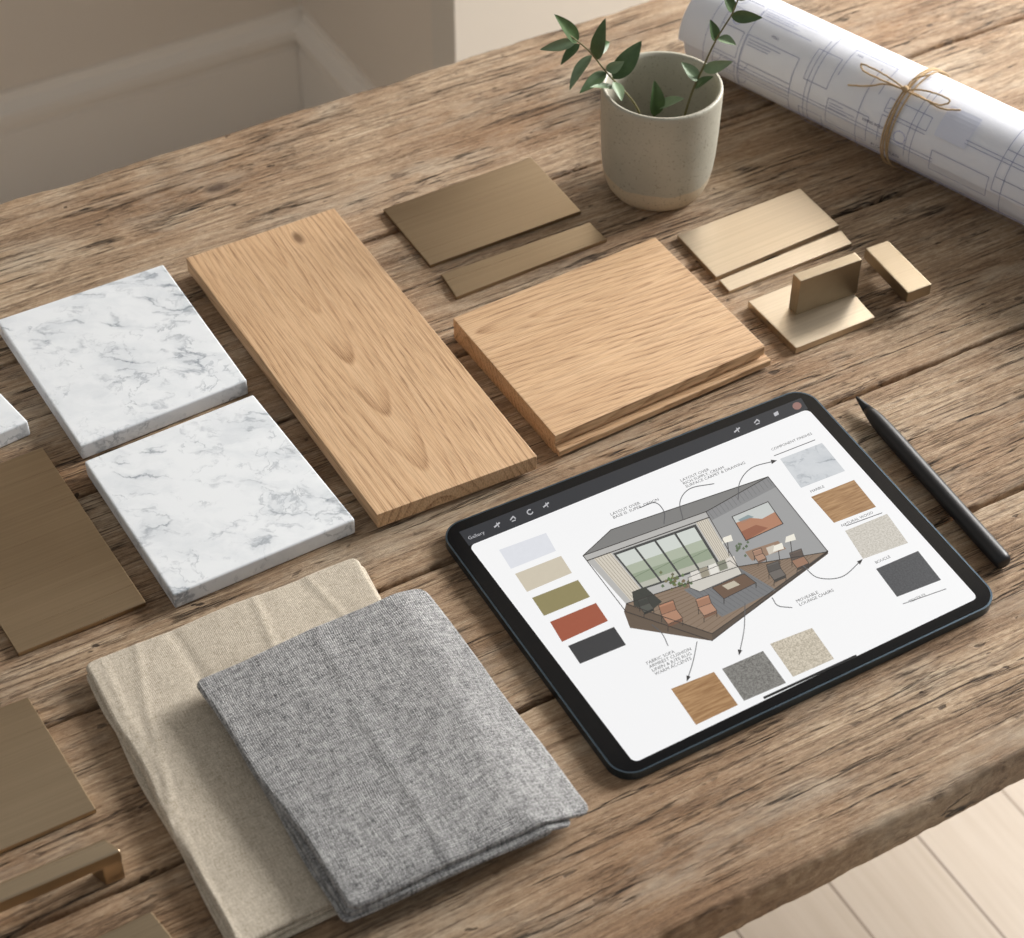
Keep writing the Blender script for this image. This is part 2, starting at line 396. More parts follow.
for z in (SILL+.025, TOP-.025): box(bm, ((WS+WE)/2, .03, z), (WE-WS, .05, .05))
struct(mk('window_1', bm, M['trim'], None, Fr((EE.x, EE.y, 0), ANG)))

# ---------------------------------------------------------------- table
QS = [.466, .638, .763, .932, 1.079, 1.262]; S0, S1 = -.40, 1.55; TH = .036
tc = E1*((S0+S1)/2)+E2*((QS[0]+QS[-1])/2)
tfr = Fr((tc.x, tc.y, 0), ANG)
table = thing('dining_table', 'rustic weathered plank table that everything is laid out on', 'table', tfr)
bm = bmesh.new(); lay = bm.verts.layers.float.new('plank')
qc = (QS[0]+QS[-1])/2; half = (S1-S0)/2; NS = 700
for k in range(5):
    ya, yb = QS[k]-qc, QS[k+1]-qc
    outer_a, outer_b = k == 0, k == 4
    rings = []
    for i in range(NS+1):
        x = -half+2*half*i/NS
        def wob(side, outer):
            g = 3.1*k+side*17
            if outer: return .0022*nz(x*4, g, 0)+.0014*nz(x*22, g, 3)+.0048*max(0, nz(x*28, g, 7)-.22)+.0008*nz(x*130, g, 2)
            return .0013+.0018*abs(nz(x*9, g, 0))+.0022*max(0, nz(x*60, g, 5)-.1)
        a = ya+(wob(0, True)+.003 if outer_a else wob(0, False)); b = yb-(wob(1, True)+.003 if outer_b else wob(1, False))
        ra = max(.002, .0060+.005*nz(x*22, k, 9)+.0015*nz(x*90, k, 9)) if outer_a else .0028+.0022*nz(x*30, k, 2)
        rb = max(.002, .0060+.005*nz(x*22, k, 4)) if outer_b else .0028+.0022*nz(x*30, k, 8)
        sec = [(ya if not outer_a else a+.002, -TH), (ya if not outer_a else a+.001+.002*nz(x*18, 5, k), -.018), (a+(.0012*nz(x*26, 8, k) if outer_a else 0), -.0125), (a, -ra)]
        for t in (.35, .7): sec.append((a+ra*(1-math.cos(t*PI/2)), -ra*(1-math.sin(t*PI/2))))
        m = 14
        for j in range(m+1):
            y = a+ra+(b-rb-a-ra)*j/m
            sec.append((y, -.0002-.0007*max(0, nz(x*7, y*40, k))))
        for t in (.7, .35): sec.append((b-rb*(1-math.cos(t*PI/2)), -rb*(1-math.sin(t*PI/2))))
        sec += [(b, -rb), (b, -.0125), (yb if not outer_b else b-.001, -.018), (yb if not outer_b else b-.002, -TH)]
        rg = []
        for (y, z) in sec:
            v = bm.verts.new((x, y, TZ+z)); v[lay] = k*1.0; rg.append(v)
        rings.append(rg)
    n = len(rings[0])
    for A, B in zip(rings, rings[1:]):
        for j in range(n): bm.faces.new((A[j], A[(j+1) % n], B[(j+1) % n], B[j]))
    bm.faces.new(rings[0]); bm.faces.new(rings[-1][::-1])
mk('tabletop', bm, M['table'], table, smooth=True)
hw = (QS[-1]-QS[0])/2
bm = bmesh.new()
for sy in (-1, 1): box(bm, (0, sy*(hw-.11), TZ-TH-.045), (2*half-.3, .022, .09))
for sx in (-1, 1): box(bm, (sx*(half-.16), 0, TZ-TH-.045), (.022, 2*hw-.22, .09))
mk('apron', bm, M['tableleg'], table)
for sx in (-1, 1):
    for sy in (-1, 1):
        bm = bmesh.new(); prism(bm, [(sx*(half-.14)+dx*.035, sy*(hw-.11)+dy*.035) for dx, dy in ((-1, -1), (1, -1), (1, 1), (-1, 1))], 0, TZ-TH, .004)
        mk('leg', bm, M['tableleg'], table)

# ---------------------------------------------------------------- marble tiles
mg = 'white marble tile samples'
MT = .0130
o, _ = slab('marble_tile', [(-4, 320), (163, 264), (247, 380), (80, 446)], MT, MT, M['marble'], .0016, seg=3)
tag(o, 'square white marble tile left of the long oak plank, farthest of the marble tiles', 'tile', mg)
o, _ = slab('marble_tile', [(84, 461), (253, 394), (355, 519), (173, 595)], MT, MT, M['marble'], .0016, seg=3)
tag(o, 'square white marble tile nearest the folded fabrics, right of the large bronze plate', 'tile', mg)
o, _ = slab('marble_tile', [(-205, 434), (-57, 334), (28, 421), (-128, 489)], MT, MT, M['marble'], .0016, seg=3)
tag(o, 'white marble tile cut off by the left edge, only one corner in view', 'tile', mg)

# ---------------------------------------------------------------- brass plates
bg = 'flat bronze and brass sample plates'
def plate(px4, z, mat, label, th=None, bev=.0006):
    o, _ = slab('metal_sample_plate', px4, z, th or z, mat, bev); tag(o, label, 'metal plate', bg); return o
plate([(-82, 494), (42, 447), (146, 602), (18, 653)], .0035, M['bronze'], 'large dark bronze plate between left marble tiles and linen cloth')
plate([(-100, 745), (28, 697), (96, 809), (-36, 866)], .0035, M['bronze'], 'bronze plate at left edge, just above the bar handle')
plate([(40, 964), (151, 911), (215, 990), (96, 1048)], .0035, M['bronze'], 'bronze plate cut off by the bottom edge beside linen cloth corner')
plate([(383, 209), (531, 157), (581, 211), (430, 265)], .003, M['bronzedeep'], 'wide dark bronze plate left of the plant pot, top of the table')
plate([(441, 274), (590, 222), (607, 239), (456, 297)], .003, M['bronzedeep'], 'long narrow bronze strip between wide bronze plate and short oak board')
plate([(677, 235), (800, 188), (839, 225), (716, 277)], .004, M['brass'], 'shiny pale brass plate lying below the plant pot and paper roll')
plate([(719, 280), (841, 230), (852, 243), (729, 291)], .003, M['brass'], 'narrow pale brass strip along the lower edge of the pale brass plate')

hp = [(-42, 900), (104, 838), (121, 850), (-26, 913)]
fr, _p = qframe(hp, .035, .035)
h = thing('drawer_pull', 'bronze bar drawer pull standing on its feet in lower left corner', 'drawer pull', fr)
slab('grip', hp, .035, .010, M['bronze'], .0014, h, fr, 3)
for a in (-.01, .86):
    slab('foot', sub(hp, a, a+.135, .03, .97), .0258, .0258, M['bronze'], .0010, h, fr)

bp = [(748, 301), (831, 268), (875, 317), (796, 348)]
fr, _p = qframe(bp, .006, .006)
h = thing('metal_hook_plate', 'square brass base plate with a dark upright tab, below the pale brass plates', 'hardware', fr)
slab('base_plate', bp, .006, .006, M['brass'], .0007, h, fr)
a = fr.l(at(796, 315, .006)); b = fr.l(at(857, 293, .006)); d = (b-a).normalized(); nn = Vector((-d.y, d.x, 0))*.0095
bm = bmesh.new(); prism(bm, [a, b, b+nn, a+nn], .0058, .0365, .0008)
mk('upright_tab', bm, M['brassdark'], h)

kp = [(865, 248), (888, 240), (932, 284), (908, 293)]
fr, _p = qframe(kp, .022, .022)
h = thing('small_drawer_pull', 'small brass T-shaped bar pull right of the upright tab, rightmost brass piece', 'drawer pull', fr)
slab('grip', kp, .022, .0095, M['brassdark'], .0009, h, fr)
slab('foot', sub(kp, .10, .95, .60, .88), .0130, .0130, M['brassdark'], .0006, h, fr)
slab('foot', sub(kp, .2, .8, .08, .26), .0130, .0130, M['brassdark'], .0006, h, fr)

# ---------------------------------------------------------------- oak boards
lp = [(186, 258), (377, 515), (537, 456), (334, 208)]
f0, pts = qframe(lp, .016, .016)
bm = bmesh.new(); prism(bm, [f0.l(p) for p in pts], 0.004, .016, .0006, 2)
prism(bm, [f0.l(p) for p in [pts[0]*.985+pts[2]*.015, pts[1]*.985+pts[3]*.015, pts[2]*.985+pts[0]*.015, pts[3]*.985+pts[1]*.015]], 0.0, .0045, .0003, 1)
kn = f0.l(at(298, 238, .016))
o = mk('oak_plank', bm, mat_oak('oak_long', -.006, -.20, [(kn.x, kn.y, .011, .005)], 1.0, .04, .075), None, f0)
tag(o, 'long light oak plank with a small knot, right of the marble tiles', 'wood sample', 'oak flooring samples')
sp4 = [(453, 318), (655, 237), (765, 346), (555, 436)]
f0, pts = qframe(sp4, .0175, .0175)
L = [f0.l(p) for p in pts]
bm = bmesh.new(); prism(bm, L, .0095, .0175, .0005, 2)
dn = (L[3]-L[0]).normalized()*.001; dx = (L[1]-L[0]).normalized()*.001
prism(bm, [L[0]+dn, L[1]+dn-dx*2, L[2]-dn*1.5-dx*2, L[3]-dn*1.5+dx], .0, .0100, 0)
prism(bm, [L[0]+dn*2+dx*2, L[1]+dn*2+dx*3, L[2]+dn*4.8+dx*3, L[3]+dn*4.8+dx*.5], .0020, .0070, .0004, 1)
o = mk('oak_plank', bm, mat_oak('oak_short', .035, .03, None, .9, .14, .12), None, f0)
tag(o, 'short tongue-and-groove oak board between long plank and tablet', 'wood sample', 'oak flooring samples')

# ---------------------------------------------------------------- cloths
def cloth_layer(bm, fr, px4, zpix, zbase, t, seed, r=.003, rc=.004, amp=.0012, wob=.0015, n=80, crease=None):
    P = [fr.l(at(x, y, zpix)) for x, y in px4]
    for p in P: p.z = 0
    LU = ((P[1]-P[0]).length+(P[2]-P[3]).length)/2; LV = ((P[3]-P[0]).length+(P[2]-P[1]).length)/2
    def par(Ln):
        e = [0, .06, .2, .42, .7, 1.0]
        s = [x*r/Ln for x in e]; inner = [r/Ln+(1-2*r/Ln)*i/n for i in range(1, n)]
        return s+inner+[1-x for x in s[::-1]]
    U, V = par(LU), par(LV); top = []; bot = []
    for i, u in enumerate(U):
        tr, br = [], []
        for j, v in enumerate(V):
            x, y = u*LU, v*LV
            du, dv = min(x, LU-x), min(y, LV-y); cx = 1 if x < LU/2 else -1; cy = 1 if y < LV/2 else -1
            m = min(du, dv)
            if du < rc and dv < rc:
                a, b = rc-du, rc-dv; mm = max(a, b); l = math.hypot(a, b)
                a, b = a*mm/l, b*mm/l; du2, dv2 = rc-a, rc-b; m = rc-mm
                x += cx*(du2-du); y += cy*(dv2-dv)
            uu, vv = x/LU, y/LV
            p = (P[0]*(1-uu)+P[1]*uu)*(1-vv)+(P[3]*(1-uu)+P[2]*uu)*vv
            eg = math.exp(-m/.02)
            p.x += wob*eg*nz(x*18, y*18, seed); p.y += wob*eg*nz(x*18, y*18, seed+9)
            q = min(m/r, 1); pr = math.sqrt(max(0, 1-(1-q)**2))
            zb = zbase(p)
            wr = amp*(nz(x*9, y*9, seed+3)+.5*nz(x*26, y*20, seed+4)+.3*nz(x*60, y*55, seed+8))
            if crease:
                for (ca, cb, cc, dep, w) in crease:
                    dd = (uu*ca+vv*cb-cc)+.02*nz(x*14, y*14, seed+20); wr += dep*math.exp(-(dd/w)**2)
            mid = zb+t/2
            tr.append(bm.verts.new((p.x, p.y, mid+(t/2+wr)*pr))); br.append(bm.verts.new((p.x, p.y, mid-t/2*pr)))
        top.append(tr); bot.append(br)
    a, b = len(U), len(V)
    for i in range(a-1):
        for j in range(b-1):
            bm.faces.new((top[i][j], top[i+1][j], top[i+1][j+1], top[i][j+1]))
            bm.faces.new((bot[i][j], bot[i][j+1], bot[i+1][j+1], bot[i+1][j]))
    rim = [v for R_ in (top, bot) for rr in R_ for v in (rr[0], rr[-1])]+[v for R_ in (top, bot) for rr in (R_[0], R_[-1]) for v in rr]
    bmesh.ops.remove_doubles(bm, verts=list(dict.fromkeys(rim)), dist=1e-6)
lq = [(83, 664), (357, 555), (505, 822), (237, 947)]
lfr, lpts = qframe(lq, .010, .010)
bm = bmesh.new()
cloth_layer(bm, lfr, [(86, 679), (365, 569), (500, 828), (238, 964)], .003, lambda p: .0002, .0034, 11, r=.0017, amp=.0002, wob=.003)
cloth_layer(bm, lfr, [(84, 673), (362, 563), (500, 824), (240, 954)], .006, lambda p: .0034, .0030, 15, r=.0015, amp=.0002, wob=.003)
cloth_layer(bm, lfr, lq, .010, lambda p: .0062, .0042, 23, r=.0026, rc=.005, amp=.0014, wob=.003, crease=[(1, .15, .62, .0007, .014), (1, -.1, .30, -.0007, .02), (.1, 1, .30, .0007, .016), (1, .3, .18, .0007, .010), (1, -.25, .80, .0006, .012), (.3, 1, .72, .0006, .012), (1, .05, .06, .0006, .008)])
o = mk('folded_linen_cloth', bm, M['linen'], None, lfr, smooth=True)
tag(o, 'folded beige linen cloth lying under the grey cloth', 'cloth')
gq = [(193, 681), (424, 580), (594, 795), (349, 906)]
gfr, gp = qframe(gq, .025, .025)
LL = [lfr.l(p) for p in lpts]
def base_under(p):
    w = Matrix.Rotation(gfr.ang, 3, 'Z') @ Vector((p.x, p.y, 0))+gfr.loc; l = lfr.l(w)
    d = 1e9
    for i in range(4):
        a, b = LL[i], LL[(i+1) % 4]; e = (b-a); e.z = 0; e.normalize(); n_ = Vector((-e.y, e.x, 0))
        c = sum(LL, Vector())/4
        if n_.dot(c-a) < 0: n_ = -n_
        d = min(d, n_.dot(Vector((l.x, l.y, 0))-Vector((a.x, a.y, 0))))
    t = max(0, min(1, (d+.05)/.05)); t = t*t*(3-2*t)
    return .0005+.0134*t
bm = bmesh.new()
cloth_layer(bm, gfr, [(203, 698), (420, 602), (554, 836), (343, 931)], .007, lambda p: base_under(p), .0032, 31, r=.0016, rc=.005, amp=.0002, wob=.002)
cloth_layer(bm, gfr, [(199, 692), (421, 595), (575, 823), (346, 924)], .012, lambda p: base_under(p)+.0032, .0032, 37, r=.0016, rc=.005, amp=.0002, wob=.002)
cloth_layer(bm, gfr, gq, .024, lambda p: base_under(p)+.0064, .0043, 43, r=.0025, rc=.006, amp=.0012, wob=.0018, crease=[(1, .1, .5, .0006, .03), (.2, 1, .6, .0006, .03)])
o = mk('folded_grey_cloth', bm, M['greycloth'], None, gfr, smooth=True)
tag(o, 'folded grey woven cloth lying on top of the beige linen', 'cloth')

# ---------------------------------------------------------------- potted plant
pc = at(656, 187, 0)
pfr = Fr(pc)
pot = thing('potted_plant', 'green leafy sprigs growing in a round grey stoneware pot', 'potted plant', pfr)
prof = [(0, 0), (.025, 0), (.0300, .0006), (.0345, .0030), (.0378, .0075), (.0404, .0150), (.0420, .0240), (.0432, .036), (.0441, .055), (.0446, .075), (.0449, .089), (.0448, .0915), (.0440, .093),
        (.0420, .0925), (.0408, .090), (.0402, .075), (.0395, .055), (.0380, .03), (.033, .016), (.02, .012), (0, .012)]
bm = bmesh.new(); lathe(bm, prof, 96); o = mk('pot', bm, M['pot'], pot, smooth=True)
bm = bmesh.new(); lathe(bm, [(0, .0385), (.02, .0385), (.0378, .037), (.0375, .034), (0, .034)], 48)
for v in bm.verts:
    if v.co.z > .036: v.co.z += .002*nz(v.co.x*120, v.co.y*120, 2)
mk('soil', bm, M['soil'], pot, smooth=True)
def leaf(base, tip, wid, roll, mat, parent, fr, cup=.4, droop=.16):
    wid *= 1.15; k_ = (abs(base.x*977)+abs(tip.z*613)) % 1
    d = tip-base; L = d.length; d.normalize()
    view = Vector((0, CP, -SP)); n = (-view-d*(-view).dot(d)).normalized()
    n = Matrix.Rotation(roll+(k_-.5)*.6, 3, d) @ n; s = d.cross(n).normalized(); droop *= (.4+k_*1.2)
    bm = bmesh.new(); N = 12; rows = []
    for i in range(N+1):
        t = i/N; w = wid*(math.sin(PI*min(1, t**.85))**.8)*(1-.25*t) if 0 < t < 1 else 0
        c = base+d*L*t-n*droop*L*(t*t)+n*droop*L*.5*t+s*math.sin(t*PI)*wid*.25*(k_-.5)
        rows.append([bm.verts.new(fr.l(c+s*w*k+n*abs(k)*w*cup)) for k in (-1, -.5, 0, .5, 1)])
    for A, B in zip(rows, rows[1:]):
        for k in range(4): bm.faces.new((A[k], A[k+1], B[k+1], B[k]))
    bmesh.ops.remove_doubles(bm, verts=bm.verts[:], dist=1e-6)
    return mk('leaf', bm, mat, parent, smooth=True)
def sprig(stem, leaves):
    bm = bmesh.new(); tube(bm, [pfr.l(p) for p in crs(stem, 8)], .0010, 8, lambda q: 1-.55*q)
    st_ = mk('stem', bm, M['stem'], pot, smooth=True)
    for (b, tp, w, roll, m) in leaves:
        leaf(ray_y(*b), ray_y(*tp), w, roll, M[m], st_, pfr)
Y = pc.y
root1 = Vector((pc.x-.008, pc.y+.004, TZ+.037)); root2 = Vector((pc.x+.012, pc.y-.004, TZ+.037)); root3 = Vector((pc.x-.001, pc.y+.010, TZ+.037))
sprig([root1, ray_y(636, 106, Y-.005), ray_y(608, 74, Y-.01), ray_y(588, 50, Y-.02), ray_y(568, 34, Y-.03)],
      [((578, 42, Y-.02), (557, 15, Y-.04), .0052, .3, 'leaf'), ((576, 41, Y-.02), (541, 50, Y-.03), .0040, -.5, 'leafpale'), ((580, 44, Y-.02), (560, 64, Y-.03), .0038, .5, 'leaf'), ((592, 55, Y-.02), (568, 88, Y-.04), .0046, .4, 'leafpale'),
       ((596, 60, Y-.01), (603, 20, Y-.01), .0056, -.6, 'leaf'), ((590, 52, Y-.01), (612, 42, Y+.01), .0046, .5, 'leaf'),
       ((606, 72, Y-.01), (580, 92, Y-.03), .0046, .2, 'leaf'), ((613, 79, Y-.01), (641, 41, Y), .0072, -.2, 'leaf'), ((622, 92, Y-.01), (592, 84, Y-.03), .0042, .9, 'leafpale'),
       ((606, 70, Y-.01), (624, 62, Y-.01), .0042, .2, 'leafpale'), ((614, 82, Y-.01), (622, 100, Y-.03), .0042, -.2, 'leafpale')])
sprig([root2, ray_y(690, 98, Y), ray_y(702, 70, Y), ray_y(716, 40, Y-.005), ray_y(733, 12, Y-.01), ray_y(742, -14, Y-.01)],
      [((716, 41, Y), (711, 20, Y), .0040, .3, 'leaf'), ((718, 38, Y), (736, 44, Y-.01), .0040, -.4, 'leafpale'), ((731, 16, Y), (762, 18, Y-.01), .0045, .5, 'leaf'),
       ((733, 12, Y), (724, -6, Y), .0042, .2, 'leaf'), ((738, 0, Y), (760, -12, Y), .0045, -.3, 'leaf'),
       ((703, 70, Y), (732, 62, Y-.01), .0044, .4, 'leafpale'), ((699, 80, Y), (682, 62, Y), .0046, .4, 'leafpale'), ((695, 88, Y), (712, 76, Y-.01), .0036, -.5, 'leaf')])
sprig([root3, ray_y(654, 114, Y+.010), ray_y(657, 104, Y+.012)],
      [((655, 116, Y+.006), (656, 82, Y+.006), .0060, .2, 'leaf'), ((658, 108, Y+.008), (684, 98, Y+.004), .0046, -.3, 'leafpale')])

# ---------------------------------------------------------------- paper roll
RR = .0385
c1 = at(1024, 170, RR); c0 = at(714, 22, RR)
ax = (c1-c0).normalized(); LEN = .66
rfr = Fr((c0.x, c0.y, TZ), math.atan2(ax.y, ax.x))
roll = thing('blueprint_roll', 'rolled white architectural drawings tied with twine behind the pot', 'paper roll', rfr)
def cyl(a, th, r): return Vector((a, math.cos(th)*r, RR+math.sin(th)*r))
bm = bmesh.new(); turns = 3.6; NT = 240; prev = None
for i in range(NT+1):
    q = i/NT; th = -.6+q*turns*2*PI; r = RR-.0002-(1-q)*.010
    off = .006*math.sin(q*5)+.004*(1-q)
    row = [bm.verts.new(cyl(off+(LEN-off)*j/12, th, r)) for j in range(13)]
    if prev:
        for j in range(12): bm.faces.new((prev[j], prev[j+1], row[j+1], row[j]))
    prev = row
mk('paper_sheet', bm, M['paper'], roll, smooth=True)
class Ink:
    def __init__(s, mp): s.bm = bmesh.new(); s.mp = mp; s.cl = s.bm.verts.layers.float_color.new('Col')
    def face(s, pts, col, lay=0):
        vs = [s.bm.verts.new(s.mp(p[0], p[1], lay)) for p in pts]
        for v in vs: v[s.cl] = col
        try: s.bm.faces.new(vs)
        except Exception: pass
    def line(s, pts, w, col, lay=0):
        pts = [Vector((p[0], p[1])) for p in pts]
        for a, b in zip(pts, pts[1:]):
            d = b-a
            if d.length < 1e-9: continue
            n = Vector((-d.y, d.x)).normalized()*w/2; e = d.normalized()*w*.2
            s.face([a-n-e, b-n+e, b+n+e, a+n-e], col, lay)
    def geo(s, vs, fs, fn, col, lay=0):
        V = []
        for v in vs:
            p = fn(v); x = s.bm.verts.new(s.mp(p[0], p[1], lay)); x[s.cl] = col; V.append(x)
        for f in fs:
            try: s.bm.faces.new([V[i] for i in f])
            except Exception: pass
def mat_ink(name, emis):
    g = G(name); c = g.n('ShaderNodeAttribute', attribute_name='Col').outputs['Color']
    if emis: return g.out(Base_Color=(.01, .01, .01), Emission_Color=c, Emission_Strength=.98, Roughness=.3, Specular_IOR_Level=.15)
    return g.out(Base_Color=c, Roughness=.7)
M['inkp'] = mat_ink('printed_ink', False); M['inks'] = mat_ink('screen_pixels', True)
ink = Ink(lambda a, s_, lay: cyl(a, s_/RR, RR+.00025+lay*.00006))
cI = lin(128, 136, 174); cB = lin(124, 138, 202); cD = lin(86, 92, 128)
def hl(a0, a1, s_, w=.0004, c=cI): ink.line([(a0+(a1-a0)*i/6, s_) for i in range(7)], w, c)
def vl(a, s0, s1, w=.0004, c=cI): ink.line([(a, s0+(s1-s0)*i/10) for i in range(11)], w, c)
mid = lambda d: RR*math.radians(d)
rb = random.Random(5)
for (a0, a1, d0, d1) in ((.235, .262, 112, 150), (.45, .55, 120, 128)):
    for k in range(8):
        sa = mid(d0+(d1-d0)*k/8); sb = mid(d0+(d1-d0)*(k+1)/8)
        ink.face([(a0, sa), (a1, sa), (a1, sb), (a0, sb)], lin(218, 222, 238), 0)
hl(.02, .64, mid(86), .0005); hl(.02, .64, mid(240), .0005); hl(.025, .63, mid(93), .0003); hl(.025, .63, mid(233), .0003)
hl(.10, .62, mid(206), .0009, cB); hl(.10, .62, mid(210), .0004, cI)
hl(.04, .24, mid(176)); hl(.04, .24, mid(180)); hl(.26, .60, mid(140), .0004); hl(.26, .60, mid(144), .0004)
for a in (.02, .055, .12, .124, .17, .215, .22, .30, .36, .42, .425, .50, .56): vl(a, mid(88+rb.random()*20), mid(185+rb.random()*50))
a = .03
while a < .62:
    wd = rb.choice((.022, .03, .038, .05))
    d = 98
    while d < 226:
        hd = rb.choice((16, 24, 32, 38))
        if rb.random() < .6:
            d1 = min(d+hd, 230); t_ = rb.random() < .25; c_ = cD if t_ else cI; w_ = .0007 if t_ else .0004
            hl(a, a+wd, mid(d), w_, c_); vl(a, mid(d), mid(d1), w_, c_)
            if rb.random() < .7: hl(a, a+wd, mid(d1), w_, c_)
            if rb.random() < .7: vl(a+wd, mid(d), mid(d1), w_, c_)
            q = rb.random(); r_ = .008
            if q < .35: ink.line([(a+r_*math.cos(t*PI/16), mid(d)+r_*math.sin(t*PI/16)) for t in range(9)], .00035, cI)
            elif q < .45: ink.line([(a+wd/2+.005*math.cos(t*PI/8), mid((d+d1)/2)+.005*math.sin(t*PI/8)) for t in range(17)], .00035, cB)
            elif q < .65:
                for j in range(3): hl(a+.002, a+.002+wd*(.3+.4*rb.random()), mid(d)+.003+j*.0022, .0004, cI)
        d += hd+rb.choice((0, 0, 4))
    a += wd+rb.choice((0, .004, .01))
for (t_, a, d, sz) in (('FLOOR PLAN', .185, 198, .0044), ('LIVING ROOM', .175, 170, .0032), ('SCALE 1:50', .36, 222, .0034), ('KITCHEN', .325, 132, .003), ('SECTION A', .45, 214, .0034), ('HALL', .075, 130, .003), ('2400', .145, 106, .0028), ('3600', .33, 103, .0028), ('1800', .47, 104, .0028)):
    vs, fs = text_geo(t_, sz); ink.geo(vs, fs, lambda v, a=a, d=d: (a+v.x, mid(d)-v.y), cD, 1)
mk('printed_drawing', ink.bm, M['inkp'], roll, norm=False)
def roll_hit(px, py, extra=0.0):
    o_ = Vector((0, 0, TZ+H)); u = (px-512)/F; v = (py-469)/F
    d = Vector((u, CP-v*SP, -(SP+v*CP)))
    ol = rfr.l(o_); dl = rfr.inv @ d; R_ = RR+extra
    oy, oz = ol.y, ol.z-RR
    A = dl.y**2+dl.z**2; B = 2*(oy*dl.y+oz*dl.z); C = oy*oy+oz*oz-R_*R_; D = B*B-4*A*C
    t = (-B-math.sqrt(max(D, 0)))/(2*A); return ol+dl*t
kn = roll_hit(906, 90, .002)
twine = thing('twine_tie', 'brown jute twine tied in a bow around the paper roll', 'twine', rfr)
bm = bmesh.new()
for da, tilt in ((-.0026, .0012), (-.0006, .0016), (.0016, -.0012), (.0034, .0014)):
    tube(bm, [cyl(kn.x+da+tilt*math.sin(t*2*PI/60), t*2*PI/60, RR+.0011) for t in range(60)], .0007, 7, closed=True)
mk('wrap', bm, M['twine'], twine, smooth=True)
bm = bmesh.new(); bmesh.ops.create_uvsphere(bm, u_segments=12, v_segments=8, radius=.0027, matrix=Matrix.Translation(kn+Vector((.0, -.0012, .0015)))); mk('knot', bm, M['twine'], twine, smooth=True)
def bow(pl, nm):
    bm = bmesh.new(); pts_ = crs([roll_hit(x, y, e) for x, y, e in pl], 10)
    pts_ = [p+Vector((nz(i*.6, 1, 2), nz(i*.6, 5, 2), nz(i*.6, 9, 2)))*.0006 for i, p in enumerate(pts_)]
    tube(bm, pts_, .00068, 7); mk(nm, bm, M['twine'], twine, smooth=True)
bow([(906, 90, .003), (893, 80, .006), (876, 70, .007), (862, 64, .005), (864, 71, .003), (882, 80, .003), (906, 90, .003)], 'bow_loop')
bow([(906, 90, .003), (922, 90, .006), (940, 95, .006), (950, 101, .004), (940, 105, .003), (924, 99, .003), (906, 91, .003)], 'bow_loop')
bow([(906, 90, .003), (886, 84, .002), (868, 86, .003), (848, 85, .002)], 'tail')
bow([(906, 90, .003), (914, 79, .003), (928, 75, .004), (938, 72, .003), (950, 76, .002)], 'tail')
bow([(906, 91, .003), (920, 96, .002), (940, 108, .002), (961, 110, .0015)], 'tail')

# ---------------------------------------------------------------- tablet
TZT = .0066
tq = [(437, 529), (805, 386), (1002, 600), (621, 781)]
fr, pts = qframe(tq, TZT, TZT)
tab = thing('tablet', 'dark-framed tablet showing a furnished room sketch and colour swatches', 'tablet', fr)
loop = [fr.l(p) for p in pts]
bm = bmesh.new(); prism(bm, rounded(loop, .0150, 10), 0, TZT-.0002, .0011, 3, alledges=False); mk('body', bm, M['tabletframe'], tab)
def inset(d):
    out = []
    for i in range(4):
        p = loop[i]; a = (loop[i-1]-p).normalized(); b = (loop[(i+1) % 4]-p).normalized()
        out.append(p+(a+b)*d/math.sin(a.angle(b)))
    return out
bm = bmesh.new(); prism(bm, rounded(inset(.0012), .0139, 10), TZT-.0010, TZT, 0); mk('bezel_glass', bm, M['glass'], tab)
def mps(x, y, lay):
    p = fr.l(at(x, y, TZT)); p.z = TZT+.00006+lay*.00002; return p
M['screen'] = mat_screen('lit_white_display', lambda g: g.mix(g.noise(g.coord(), 8, 2, .5), lin(243, 243, 244), lin(246, 246, 246)), .98)
cq = [(469, 546), (808, 409), (978, 598), (634, 763)]
bm = bmesh.new(); P4 = [mps(x, y, 0) for x, y in cq]
vs = [bm.verts.new((p[0], p[1], TZT+.00006)) for p in rounded(P4, .004, 6)]; bm.faces.new(vs)
display = mk('display', bm, M['screen'], tab, norm=False)
def finish(ink, nm): return mk(nm, ink.bm, M['inks'], display, norm=False)
ik = Ink(mps)
ik.face([(459, 532), (801, 398), (808, 409), (469, 546)], lin(46, 48, 53), 0)
wv = lin(190, 190, 194)
def put_text(ik, body, x, y, size, lay=1, col=lin(70, 70, 72), shear=.15, sp=.95):
    vs, fs = text_geo(body, size, shear, sp); o_ = fr.l(at(x, y, TZT))
    V = []
    for v in vs:
        q = ik.bm.verts.new((o_.x+v.x, o_.y+v.y, TZT+.00006+lay*.00002)); q[ik.cl] = col; V.append(q)
    for f in fs:
        try: ik.bm.faces.new([V[i] for i in f])
        except Exception: pass
put_text(ik, 'Gallery', 469, 540, .0040, 1, wv, 0)
def mkicon(x, y, kind):
    if kind == 0: ik.line([(x-2.5, y+2.2), (x+2.5, y-2.2)], 1.5, wv, 1); ik.line([(x-.5, y-2), (x+2, y+2)], .9, wv, 1)
    elif kind == 1: ik.line([(x-2.5, y+1), (x, y-2.5), (x+2.5, y-.5)], 1.2, wv, 1); ik.line([(x-1, y+2.5), (x+2.5, y+1)], 1.0, wv, 1)
    elif kind == 2: ik.line([(x+2.8*math.cos(t), y+2.4*math.sin(t)) for t in [k*.7 for k in range(8)]], 1.1, wv, 1)
    else: ik.face([(x-2.6, y-.6), (x+1.6, y-3), (x+3, y+.4), (x-1, y+2.6)], wv, 1)
for x, y, k in ((497, 525, 0), (513, 519, 1), (530, 512, 2), (546, 505, 0), (737, 430, 0), (757, 422, 1), (776, 414, 3)): mkicon(x, y, k)
ik.face([(797+4.6*math.cos(t*PI/6), 406+3.8*math.sin(t*PI/6)) for t in range(12)], lin(150, 112, 104), 1)
finish(ik, 'toolbar')
